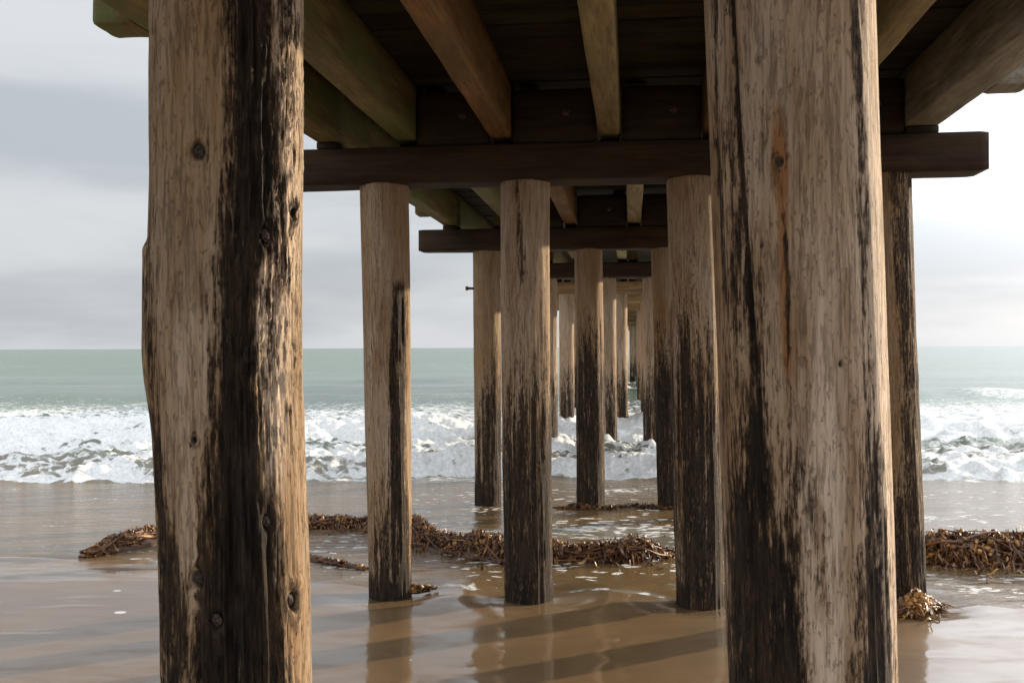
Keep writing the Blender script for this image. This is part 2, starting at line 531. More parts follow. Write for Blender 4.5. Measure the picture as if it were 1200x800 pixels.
r_dark = rb([(430, 886, 900), (480, 876, 904), (540, 864, 908), (600, 858, 914), (660, 854, 934), (720, 852, 944), (800, 848, 952), (1300, 846, 985)], .20)
r_dark2 = rb([(600, 920, 932), (660, 918, 940), (800, 914, 952), (1300, 910, 960)], .16)
r_dark3 = rb([(540, 1012, 1030), (600, 1008, 1034), (700, 1004, 1040), (800, 1000, 1052), (1300, 985, 1056)], .18)
r_crack = rb([(-200, 856, 862), (0, 859, 865), (100, 864, 870), (200, 870, 876), (300, 877, 884), (430, 880, 892)], .045)
r_crack2 = rb([(-100, 838, 842), (140, 838, 843), (230, 843, 848), (330, 846, 852)], .04)
r_crack3 = rb([(250, 921, 924), (320, 925, 929), (420, 926, 930)], .035)
r_speck = rb([(130, 838, 862), (240, 842, 892), (330, 842, 905), (480, 845, 925), (560, 905, 960), (700, 935, 980)], .25)
r_edge = rb([(-200, 994, 1004), (120, 1000, 1010), (300, 1004, 1016), (420, 1008, 1018), (560, 1010, 1022)], .07)
r_rust = rb([(165, 908, 928), (200, 908, 930), (240, 914, 926), (420, 920, 932)], .10)
r_gold = rb([(-200, 840, 980), (150, 860, 960), (400, 900, 950), (600, 900, 940)], .35)
r_pale = rb([(300, 940, 1005), (420, 950, 1008), (600, 945, 1005), (780, 950, 1002), (1000, 955, 1000)], .25)
r_sunlit_edge = rb([(-200, 1006, 1024), (120, 1012, 1034), (300, 1016, 1037), (560, 1022, 1040), (800, 1030, 1046)], .12)  # sun on the right edge, put into the colour of a raised strip


def right_stain(PH, Z):
    s = np.maximum.reduce([r_dark(PH, Z) * .90, r_dark2(PH, Z) * .75, r_dark3(PH, Z) * .8, r_crack(PH, Z) * 1.0, r_crack2(PH, Z) * .85,
                           r_crack3(PH, Z) * .7, r_speck(PH, Z) * .30, r_edge(PH, Z) * .62])
    return s


def right_extra(PH, Z, rr):
    rr = rr - .007 * r_crack(PH, Z) - .004 * r_crack2(PH, Z) + .004 * r_sunlit_edge(PH, Z)
    return rr - .004 * np.maximum(r_dark(PH, Z), r_dark3(PH, Z))


def right_worn(PH, Z):
    u = np.sin(PH)
    k = sstep(-.15, -.45, u) + r_edge(PH, Z) + .8 * r_speck(PH, Z)
    return .15 + .85 * np.clip(k, 0, 1)


near_right = add_pile(0, 967, 916, .308, .307, 202, 'broad pale near pile with a rust spot and long cracks, nearest on the right', 620, 300,
                      stain=right_stain, rust=lambda P_, Z_: np.maximum(r_rust(P_, Z_) * 1.0, r_gold(P_, Z_) * .25),
                      pale=lambda P_, Z_: np.maximum(r_pale(P_, Z_) * .62, r_sunlit_edge(P_, Z_) * .9) * .7 + .36,
                      knots=[(math.asin(UR(918, 190)), ZR(190), .010, .005), (math.asin(UR(985, 428)), ZR(428), .006, .006)],
                      rough=.0022, lumps=.006, extra=right_extra, worn=right_worn)



def mat_knot():
    m = D.materials.new('dark_knot_wood')
    N = NT(m)
    g = N.n('ShaderNodeTexCoord').outputs['Object']
    wv = N.n('ShaderNodeTexWave', wave_type='RINGS', rings_direction='Z'); N.inp(wv, 'Vector', g); N.inp(wv, 'Scale', 60.0); N.inp(wv, 'Distortion', 6.0); N.inp(wv, 'Detail', 3.0)
    a = N.noise(g, 90, 5)
    c = N.mix(wv.outputs['Fac'], (.012, .008, .005), (.055, .032, .018))
    N.bsdf(Base_Color=c, Roughness=.8, Normal=N.bump(a, .004, .8))
    return m


M_KNOT = mat_knot()


def add_knots(o, base, top, r0, r1, knots, seed):
    """the hard heart of each knot, standing at the bottom of its hollow"""
    R = np.random.RandomState(seed)
    ang = math.atan2(-base[1], -base[0])
    for (kp, kz, kr, dep) in knots:
        t = kz / CAP_Z0
        rr = r0 + (r1 - r0) * t - dep * .85
        th = ang + kp
        nrm = np.array([math.cos(th), math.sin(th), 0]); tg = np.array([-math.sin(th), math.cos(th), 0]); up = np.array([0, 0, 1.0])
        c = np.array([(top[0] - base[0]) * t, (top[1] - base[1]) * t, kz]) + nrm * rr
        n, m = 18, 6
        v = []
        for i in range(m):
            q = i / (m - 1)
            for j in range(n):
                a = 2 * math.pi * j / n
                w = kr * .62 * q * (1 + .12 * math.sin(2 * a + seed) + .08 * R.uniform(-1, 1))
                v.append(tg * w * math.cos(a) + up * w * 1.3 * math.sin(a) + nrm * (dep * (.45 * (1 - q ** 2)) + .0015 * R.uniform(-1, 1)))
        mesh_np('knot', v, grid_faces(m, n, True), M_KNOT, o, True, None, tuple(c))


def ends(row, pb, pt): return P(ROWS[row], Lpx(pb, ROWS[row])), P(ROWS[row], Lpx(pt, ROWS[row]))


KN_L = [knot_l(230, 163, .017, .012), knot_l(221, 692, .017, .018), knot_l(244, 742, .015, .012), knot_l(338, 730, .019, .018), knot_l(307, 624, .013, .010), knot_l(313, 265, .016, .016)]
add_knots(near_left, *ends(0, 284, 266), .1455, .1465, KN_L, 3)
KN_R = [(math.asin(UR(918, 190)), ZR(190), .010, .005), (math.asin(UR(985, 428)), ZR(428), .006, .006)]
add_knots(near_right, *ends(0, 967, 916), .154, .1535, KN_R, 5)

# ---- second row
Z2 = lambda y: zl(y, 6.6)


def bnd2(c, hw, rows, soft=.2):
    return band_fn([(Z2(y), (a - c) / hw, (b - c) / hw) for y, a, b in rows], soft)


p = add_pile(1, 457, 451, .285, .312, 303, 'slim grey pile, dark on its right half, a scrap of kelp at its foot', 240, 110,
             stain=tide_stain(31, .35, .6, .25, .3, band=bnd2(454, 27, [(340, 463, 478), (400, 458, 478), (470, 455, 476), (560, 452, 474), (640, 446, 476), (690, 436, 480)], .16)),
             pale=lambda A, B: .25 + 0 * A)
p = add_pile(1, 618, 616, .305, .322, 304, 'pale round pile in the middle of the second row, black below mid height', 240, 110,
             stain=tide_stain(41, 1.12, .5, .35, .42, band=lambda A, B: .55 * bnd2(616, 29, [(215, 604, 612), (330, 608, 618)], .16)(A, B)),
             pale=lambda A, B: .35 * sstep(1.2, 1.7, B))
p = add_pile(1, 819, 812, .300, .325, 305, 'pile half hidden behind the broad near pile, black with one pale strip', 240, 110,
             stain=tide_stain(51, 1.30, -.5, .55, .35), pale=lambda A, B: .3 * sstep(1.1, 1.6, B))
p = add_pile(1, 1058, 1041, .265, .285, 306, 'dark leaning outer pile with golden kelp round its foot', 240, 110,
             stain=tide_stain(61, .5, .6, .3, .3, band=lambda A, B: .7 * bnd2(1051, 24, [(60, 1046, 1085), (215, 1050, 1085), (400, 1056, 1085), (560, 1054, 1085), (690, 1036, 1085)], .22)(A, B)))
# ---- third row
p = add_pile(2, 571, 570, .290, .300, 311, 'brown pile with an iron spike on its left side, standing at the water edge', 160, 84,
             stain=tide_stain(71, .55, .7, 1.0, .35))
sb = P(ROWS[2], Lpx(571, ROWS[2]))
SPIKE_PILE = p
p = add_pile(2, 692, 690, .300, .310, 312, 'pale topped pile with a black lower half, standing in the swash left of the tunnel', 160, 84,
             stain=tide_stain(81, 1.55, .2, .2, .22), pale=lambda A, B: .2 * sstep(1.4, 1.8, B))
p = add_pile(2, 786, 780, .300, .310, 313, 'dark wet pile peeping out left of the pale stripped pile', 160, 84, stain=tide_stain(91, 1.5, -.2, .2, .3))
p = add_pile(2, 930, 928, .280, .290, 314, 'outer pile of the third row hidden behind the broad near pile', 120, 64, stain=tide_stain(93, 1.0))
# ---- fourth row and beyond: their own places, shared shapes
FAR = {3: [642, 711, 765, 862], 4: [664, 726.5, 760, 834]}
for r_ in range(5, 15):
    s = ROWS[r_]
    Ls = [-1.35, -.34, .37, 1.55]
    FAR[r_] = [740 + L * 1200 / s + RNG.uniform(-.12, .12) * 1200 / s * .6 for L in Ls]
FAR[11][1] = 741.0
side_names = ['outer left', 'inner left', 'inner right', 'outer right']
ordn = ['first', 'second', 'third', 'fourth', 'fifth', 'sixth', 'seventh', 'eighth', 'ninth', 'tenth', 'eleventh', 'twelfth', 'thirteenth', 'fourteenth', 'fifteenth']
protos = []
SKIP = set()   # far piles of which the photograph shows nothing
for r_, xs in FAR.items():
    for k, px in enumerate(xs):
        if (r_, k) in SKIP: continue
        s = ROWS[r_]
        lab = {0: 'far wet pile on the seaward left edge of the pier, %s row from camera',
               1: 'far pile left of the tunnel gap under the pier, %s row from camera',
               2: 'far pile right of the tunnel gap under the pier, %s row from camera',
               3: 'far pile on the right edge of the pier, %s row from camera'}[k] % ordn[r_]
        if len(protos) < 4:
            o = add_pile(r_, px, px, .29, .30, 400 + k, lab, 110, 56, stain=tide_stain(95 + k, .85, .3, .2, .4), pale=lambda A, B: .45 + 0 * A)
            protos.append(o)
        else:
            o = protos[(k + r_) % 4].copy()
            COL.objects.link(o)
            b = P(s, Lpx(px, s))
            o.location = (b[0], b[1], 0)
            o.rotation_euler = (0, 0, RNG.uniform(-.5, .5))
            o['label'] = lab
            PILE_FEET.append((b[0], b[1], .145))
            PILES.append(o)
# outer piles of the nearest row, just outside the frame on both sides
for px, lab, sd in ((-230, 'outer left pile of the nearest row', 501), (1880, 'outer right pile of the nearest row', 502)):
    pass


# ------------------------------------------------------------------ sawn timbers
def timber_mesh(w, h, ln, along, seed, nseg=40, bev=.012, wob=.004, cut=None):
    """A sawn beam: rounded section w x h swept over ln; along 'S' = local Y, 'L' = local X. Bottom at local z = 0."""
    hw = w / 2
    sec = []
    m = 5
    def edge(p, q, n):
        return [(p[0] + (q[0] - p[0]) * i / n, p[1] + (q[1] - p[1]) * i / n) for i in range(n)]
    b = bev
    c = [(-hw + b, 0), (hw - b, 0), (hw, b), (hw, h - b), (hw - b, h), (-hw + b, h), (-hw, h - b), (-hw, b)]
    for i in range(8):
        sec += edge(c[i], c[(i + 1) % 8], m if i % 2 == 0 else 2)
    sec = np.array(sec); n = len(sec)
    t = np.linspace(-ln / 2, ln / 2, nseg)
    U = np.repeat(sec[None, :, 0], nseg, 0); V = np.repeat(sec[None, :, 1], nseg, 0); T = np.repeat(t[:, None], n, 1)
    d = (fbm(T * 1.3, U * 9, V * 9, seed, 4, .6) - .5) * wob * 2
    cu, cv = U / hw, (V - h / 2) / (h / 2)
    mm = np.maximum(np.abs(cu), np.abs(cv))
    U = U + d * np.sign(cu) * (np.abs(cu) > .8); V = V + d * np.sign(cv) * (np.abs(cv) > .8)
    # ragged, slightly rounded ends
    e = np.ones((nseg, 1)); e[0] = e[-1] = .965
    U = U * e; V = (V - h / 2) * e + h / 2
    if cut is not None: T, U, V = cut(T, U, V)
    v = np.stack([U, T, V] if along == 'S' else [T, U, V], -1).reshape(-1, 3)
    f = grid_faces(nseg, n, True)
    if along == 'L': f = [q[::-1] for q in f]
    a, bb = list(range(n)), list(range((nseg - 1) * n, nseg * n))
    f.append(a[::-1] if along == 'S' else a); f.append(bb if along == 'S' else bb[::-1])
    return v, [q[::-1] for q in f]


def add_timber(name, s, L, z, w, h, ln, along, mat, seed, label, cat, group, nseg=40, wob=.004, cut=None, bev=.012, parent=None):
    v, f = timber_mesh(w, h, ln, along, seed, nseg, bev, wob, cut)
    x, y = P(s, L)
    o = mesh_np(name, v, f, mat, parent, True, None, (x, y, z), -AX)
    for p_ in o.data.polygons:
        if len(p_.vertices) > 8: p_.use_smooth = False
    if label: tag(o, label, cat, group)
    return o


def bolt(parent, loc, r=.022, face='-y'):
    """a square washer with a domed nut, standing on a face that looks along local -Y"""
    n = 12
    rings = [(r * 1.5, 0), (r * 1.5, -.006), (r, -.006), (r, -.020), (r * .6, -.026), (0.001, -.028)]
    v = []; f = []
    for rad, y in rings:
        for i in range(n):
            a = 2 * math.pi * i / n
            v.append((loc[0] + rad * math.cos(a), loc[1] + y, loc[2] + rad * math.sin(a)))
    f = grid_faces(len(rings), n, True)
    return mesh_np('bolt', v, f, M_IRON, parent, False)


# cap beams, one across each row
def cap_cut(T, U, V):
    k = sstep(1.0, 1.0001, T / (T.max() - .001))
    lift = np.where((T > T.max() - .03) & (V < .14), .055, 0.0)
    return T, U, V + lift


CAPS = []
for r_, s in enumerate(ROWS[:15]):
    lab = ('heavy dark cap beam over the nearest piles' if r_ == 0 else
           'dark cap beam across the second row of piles, its right end bare against white sky' if r_ == 1 else
           'dark cap beam across the third row of piles, its square end against the sky' if r_ == 2 else
           'cap beam across the %s row of piles under the pier' % ordn[r_])
    Lc0, Lc1 = -2.34 + RNG.uniform(-.03, .03), 2.24 + RNG.uniform(-.03, .03)
    if r_ == 1: Lc0, Lc1 = -2.33, 2.145
    if r_ == 2: Lc0, Lc1 = -2.32, 2.25
    o = add_timber('cap_beam', s, (Lc0 + Lc1) / 2, CAP_Z0, .30, CAP_Z1 - CAP_Z0, Lc1 - Lc0, 'L', M_CAP if r_ < 4 else M_CAP_BOUNCE, 600 + r_, lab, 'beam',
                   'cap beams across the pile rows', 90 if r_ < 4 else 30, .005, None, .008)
    CAPS.append(o)

# stringers, lapped side by side over each cap
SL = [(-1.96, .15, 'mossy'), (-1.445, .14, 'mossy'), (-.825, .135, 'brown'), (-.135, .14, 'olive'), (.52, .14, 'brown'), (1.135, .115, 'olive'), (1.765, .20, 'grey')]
pos = ['outer left', 'second from left', 'third from left', 'middle', 'third from right', 'second from right', 'outer right']
lookw = {'mossy': 'green mossy', 'brown': 'reddish brown', 'olive': 'olive brown', 'grey': 'pale grey'}
STRINGERS = []
SKIP_STR = set()
for bay in range(0, 9):
    for k, (L, w, kind) in enumerate(SL):
        if (bay, k) in SKIP_STR: continue
        off = 0 if bay % 2 == 0 else .17
        s0, s1 = ROWS[bay] + .02, ROWS[bay + 1] + .146
        if k in (0, 6): s0, s1 = ROWS[bay] + .003, ROWS[bay + 1] - .003
        if k == 0: off = -.02 if bay % 2 else 0
        if k == 6: off = 0
        if k == 5 and bay % 2: off = -.14
        lab = '%s stringer, %s from cap beam %s to %s' % (lookw[kind], pos[k], ordn[bay], ordn[bay + 1])
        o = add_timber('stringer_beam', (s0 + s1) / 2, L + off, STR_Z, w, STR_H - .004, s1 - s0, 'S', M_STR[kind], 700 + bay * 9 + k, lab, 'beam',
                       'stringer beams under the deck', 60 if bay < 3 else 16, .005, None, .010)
        for e_, ss in ((0, s0 + .065), (1, s1 - .075)):
            v_, f_ = timber_mesh(w * .96, SHIM - .004, .12, 'S', 3000 + bay * 20 + k * 2 + e_, 6, .004, .002)
            sh_ = mesh_np('shim', v_, f_, M_BLOCK, o, True, None, (0, ss - (s0 + s1) / 2, -SHIM + .002))
        STRINGERS.append(o)

# blocking boards between stringers, over the second and third caps
for r_, gaps in ((1, [(-1.40, -1.16), (-.77, -.58), (-.06, .42), (.92, 1.08), (1.24, 1.42)]), (2, [(-1.22, -.93), (-.58, -.22), (.12, .42)])):
    nm = ['leftmost', 'second', 'third', 'fourth', 'fifth']
    wide = {1: [(-1.37, -.898), (-.752, -.212), (-.058, .445), (.595, 1.07), (1.20, 1.66)], 2: [(-1.20, -.728), (-.582, -.04), (.11, .61)]}[r_]
    for i, (a, b) in enumerate(wide):
        sc = ROWS[r_] - .345 - .05 if r_ == 1 else ROWS[r_]
        o = add_timber('blocking_board', ROWS[r_] - .09, (a + b) / 2, CAP_Z1 + .003, .09, .34, b - a - .01, 'L', M_BLOCK, 820 + r_ * 10 + i,
                       'dark blocking board over the %s cap beam, %s from the left' % (ordn[r_], nm[i]), 'board', 'blocking boards between the stringers', 12)
        bolt(o, ((b - a) * .14, -.047, .19), .017)

# short outriggers that stick out under the deck edge
for s, sd, Lo, lab in ((4.10, -1, 2.21, 'green outrigger stub sticking out into the sky left of the rotten near pile'),
                       (10.22, -1, 2.16, 'small dark outrigger stub on the left deck edge near the third cap beam'),
                       (5.62, 1, 2.06, 'grey outrigger stub under the right deck edge against the white sky')):
    Li = 2.04 if sd < 0 else 1.868
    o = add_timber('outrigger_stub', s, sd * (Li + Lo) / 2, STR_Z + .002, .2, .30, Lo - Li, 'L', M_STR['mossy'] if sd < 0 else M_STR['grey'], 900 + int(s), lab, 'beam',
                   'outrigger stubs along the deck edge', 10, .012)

# the deck: one sheet of planks laid across, grooves between them
def deck():
    s0, s1, pw = -2.4, 66.6, .235
    prof = []      # (s, z)
    s = s0
    k = 0
    while s < s1:
        dz = RNG.uniform(-.006, .006)
        b = [(s + .004, DECK_Z + .07), (s + .006, DECK_Z + dz + .004), (s + .012, DECK_Z + dz), (s + pw - .012, DECK_Z + dz), (s + pw - .006, DECK_Z + dz + .004), (s + pw - .004, DECK_Z + .07)]
        prof += b
        s += pw
        k += 1
    prof = np.array(prof)
    n = len(prof)
    Ls = np.array([-2.28, -1.2, 0, 1.2, 2.10])
    v = []
    for L in Ls:
        jit = np.repeat(RNG.uniform(-.03, .03, n // 6), 6) if abs(L) > 2 else 0
        v.append(np.stack([np.full(n, L) + jit, prof[:, 0], prof[:, 1]], -1))
    nb = len(v)
    for L in Ls[::-1]:
        v.append(np.stack([np.full(n, L), prof[:, 0], np.full(n, DECK_Z + .095)], -1))
    v = np.concatenate(v)
    f = grid_faces(len(Ls) * 2, n)
    # close the far side
    last = (len(Ls) * 2 - 1) * n
    f += [(last + j, last + j + 1, j + 1, j) for j in range(n - 1)]
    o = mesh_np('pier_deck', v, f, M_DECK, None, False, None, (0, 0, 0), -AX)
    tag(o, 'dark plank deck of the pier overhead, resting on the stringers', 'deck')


deck()

# iron spike in the third-row pile
def rod(name, parent, p0, p1, r, mat):
    p0, p1 = np.array(p0, float), np.array(p1, float)
    d = p1 - p0; ln = np.linalg.norm(d); d /= ln
    a = np.cross(d, (0, 0, 1)); a /= np.linalg.norm(a); b = np.cross(d, a)
    n = 10; v = []
    prof = [(0, 1), (.8, 1), (.801, 1.7), (.99, 1.6), (1, .1)]
    for t, k in prof:
        for i in range(n):
            an = 2 * math.pi * i / n
            v.append(p0 + d * ln * t + (a * math.cos(an) + b * math.sin(an)) * r * k)
    return mesh_np(name, v, grid_faces(len(prof), n, True), mat, parent, False)


zs = zl(338, 11.3)
rod('iron_spike', SPIKE_PILE, (-.10, -.03, zs), (-.235, -.06, zs), .014, M_IRON)


# ------------------------------------------------------------------ sand
def scour(x, y):
    z = 0
    for (px, py, r) in PILE_FEET:
        if py > 16: continue
        d2 = (x - px) ** 2 + (y - py) ** 2
        z = z - .035 * np.exp(-d2 / (2 * (r * 1.7) ** 2)) + .012 * np.exp(-((np.sqrt(d2) - r * 3.4) / (r * 1.1)) ** 2)
    return z


def axis_pts(a, b, dense, far):
    return np.array(sorted(set(np.round(np.concatenate([np.linspace(a, b, dense)] + far), 4))))


def sand():
    xs = axis_pts(-9, 9, 300, [np.linspace(-60, -9, 30), np.linspace(9, 60, 30), np.array([-6000., -2000, -600, -200, 200, 600, 2000, 6000])])
    ys = axis_pts(1.5, 14, 300, [np.linspace(-40, 1.5, 30), np.linspace(14, 60, 40), np.array([-3000., -600, -150, 100, 200, 400, 1000, 3000, 7000])])
    X, Y = np.meshgrid(xs, ys)
    Z = ground_z(X, Y)
    near = sstep(16, 12, Y) * sstep(14, 9, np.abs(X))
    Z = Z + scour(X, Y) + near * (.013 * (fbm(X * 1.8, Y * 5.5, 0, 44, 4) - .5) + .004 * (fbm(X * 7, Y * 16, 0, 45, 3) - .5))
    v = np.stack([X, Y, Z], -1).reshape(-1, 3)
    o = mesh_np('sand', v, grid_faces(len(ys), len(xs)), M_SAND)
    tag(o, kind='structure')


sand()

# ------------------------------------------------------------------ sea
SEA = -.13


def swash_edge(x):
    # where the last thin sheet of water ends on the sand
    x = np.asarray(x, float)
    e = np.interp(x, [-12, -4.5, -3.0, -2.2, -1.3, -.7, 0, .8, 1.6, 2.3, 3.2, 5, 12], [8.4, 8.0, 7.9, 7.5, 6.9, 6.75, 6.70, 6.65, 6.5, 6.3, 6.1, 6.2, 6.6])
    return e + .35 * (fbm(x * 1.1, 3.3, 0, 61, 4) - .5)


def water():
    n1, n2 = 760, 620
    ys = np.concatenate([np.linspace(5.6, 9, 110, endpoint=False), np.geomspace(9, 60, 470, endpoint=False), np.geomspace(60, 7000, n2 - 580)])
    uc = np.linspace(-1, 1, n1)
    uu = np.sign(uc) * (np.abs(uc) * .62 + np.abs(uc) ** 5 * 2.2)
    Y = np.repeat(ys[:, None], n1, 1)
    X = uu[None, :] * np.maximum(Y, 7.5)
    G = ground_z(X, Y) + scour(X, Y)
    # --- bores
    def bore(yf, hgt, decay, seed, sharp):
        front = yf + 2.0 * (fbm(X * .16, seed * 3.1, 0, seed, 3) - .5) + .55 * (fbm(X * 1.3, seed, 0, seed + 5, 3) - .5)
        d = Y - front
        amp = hgt * (.45 + 1.1 * fbm(X * .28, seed * 7.7, 0, seed + 9, 3))
        return amp * sstep(0, sharp, d) * np.exp(-np.clip(d - sharp, 0, None) / decay), d
    b1, d1 = bore(13.4, .15, 3.5, 211, .6)
    b2, d2 = bore(17.8, .26, 5.0, 223, 1.9)
    b3, d3 = bore(31, .22, 6.0, 237, 3.0)
    lump = fbm(X * 1.5, Y * 1.9, 0, 301, 5, .6) - .5
    lump3 = np.abs(fbm(X * 2.6, Y * 3.0, 0, 303, 4, .55) - .5)
    lump4 = fbm(X * 4.5, Y * 4.5, 0, 307, 4, .6) - .5
    lump2 = fbm(X * .5, Y * .9, 0, 302, 3) - .5
    tur = sstep(-.2, .4, d1) * sstep(34, 16, Y)
    sea = SEA + b1 + b2 + b3 + tur * (.34 * lump + .16 * lump2 + .18 * lump3 + .16 * lump4)
    swell = .10 * np.sin(Y * .55 + 1.6 * fbm(X * .03, Y * .05, 0, 17, 2) * 4) + .14 * (fbm(X * .12, Y * .35, 0, 18, 4) - .5)
    sea = sea + swell * sstep(22, 40, Y) * sstep(4000, 300, Y)
    spl = np.zeros_like(X)
    for (px_, py_, r_) in PILE_FEET:
        if py_ < 12.5 or py_ > 45: continue
        dd = np.sqrt((X - px_) ** 2 + ((Y - py_) * .8) ** 2)
        spl = np.maximum(spl, np.exp(-(dd / (r_ * 2.3)) ** 2) * (.5 + .9 * fbm(X * 7, Y * 7, 0, 71, 3)))
    sea = sea + .17 * spl
    ed = swash_edge(X)
    film = G - .010 + .016 * sstep(-.15, .25, Y - ed) + .010 * sstep(.2, 2.5, Y - ed) * (fbm(X * 1.2, Y * 4, 0, 65, 4))
    Z = np.maximum(sea * 1.0 + 0, film)
    Z = np.where(Y - ed < -.2, G - .02, Z)
    # foam amounts
    foam = np.zeros_like(X)
    foam = np.maximum(foam, .98 * sstep(-.10, .15, d1) * sstep(5, 2, d1))
    foam = np.maximum(foam, .78 * sstep(-.1, .2, d1) * sstep(14, 4, d1))
    foam = np.maximum(foam, 1.0 * sstep(-.5, .2, d2) * sstep(6.5, 2.5, d2))
    foam = np.maximum(foam, .62 * sstep(0, 2, d2) * sstep(18, 6, d2))
    foam = np.maximum(foam, .55 * sstep(-.3, 1, d3) * sstep(7, 2, d3) * sstep(.42, .62, fbm(X * .12, 2.2, 0, 19, 3)))
    foam = np.maximum(foam, .22 * sstep(44, 60, Y) * sstep(160, 70, Y) * sstep(.5, .68, fbm(X * .06, Y * .12, 0, 20, 3)))
    foam = np.maximum(foam, .85 * np.clip(spl * 1.8, 0, 1))
    foam = np.maximum(foam, .42 * sstep(-2.6, -.2, d1) * sstep(.6, 0, d1) * sstep(.42, .62, fbm(X * .7, Y * 1.1, 0, 312, 3)))
    # patchy holes in the foam behind the first bore front, water showing through
    foam = foam - .56 * sstep(.42, .62, fbm(X * 1.3, Y * 1.9, 0, 304, 3)) * sstep(0, .3, d1) * sstep(8, 3, d1) - .0 * sstep(.5, .62, fbm(X * 3.6, Y * 2.2, 0, 305, 3)) * sstep(0, .2, d1) * sstep(9, 5, d1)
    # swash lace, and flecks for foam bits and painted sun glints
    sw = .34 * sstep(.48, .62, fbm(X * .8, Y * 1.3, 0, 306, 3)) * sstep(.0, .5, Y - ed) * sstep(12.5, 10, Y)
    under = np.exp(-((X - .5) / 1.9) ** 2)
    sw = sw * (.35 + .75 * under + .4 * sstep(2.2, 3.2, X))
    edgef = .42 * np.exp(-((Y - ed - .08) / .09) ** 2) * sstep(.40, .6, fbm(X * 1.5, 9.1, 0, 309, 3))
    foam = np.maximum(foam, np.maximum(sw, edgef))
    glint_fleck = sstep(.05, .5, Y - ed) * sstep(13.2, 12, Y) * np.clip(.9 * under + .5 * sstep(2.2, 3.0, X) + .35 * np.exp(-((X + 1.7) / .7) ** 2) * sstep(9.5, 8.5, Y), 0, 1)
    glint_fleck = glint_fleck * sstep(.28, .46, fbm(X * 1.1, Y * 1.6, 0, 311, 3))
    shallow = sstep(19, 11.5, Y)
    far = sstep(25, 90, Y)
    v = np.stack([X, Y, Z], -1).reshape(-1, 3)
    o = mesh_np('sea', v, grid_faces(len(ys), n1), M_WATER, None, True, dict(foam=np.clip(foam, 0, 1), glint_fleck=glint_fleck, shallow=shallow, far=far))
    tag(o, kind='structure')


water()


# ------------------------------------------------------------------ kelp
def tube(path, r, nside=6):
    path = np.asarray(path); n = len(path)
    tan = np.gradient(path, axis=0); tan /= np.linalg.norm(tan, axis=1)[:, None] + 1e-9
    ref = np.array([.31, .2, .93])
    a = np.cross(tan, ref); a /= np.linalg.norm(a, axis=1)[:, None] + 1e-9
    b = np.cross(tan, a)
    an = np.linspace(0, 2 * math.pi, nside, endpoint=False)
    rr = np.broadcast_to(np.asarray(r, float), (n,))
    v = path[:, None, :] + rr[:, None, None] * (a[:, None, :] * np.cos(an)[None, :, None] + b[:, None, :] * np.sin(an)[None, :, None])
    f = grid_faces(n, nside, True)
    return v.reshape(-1, 3), f


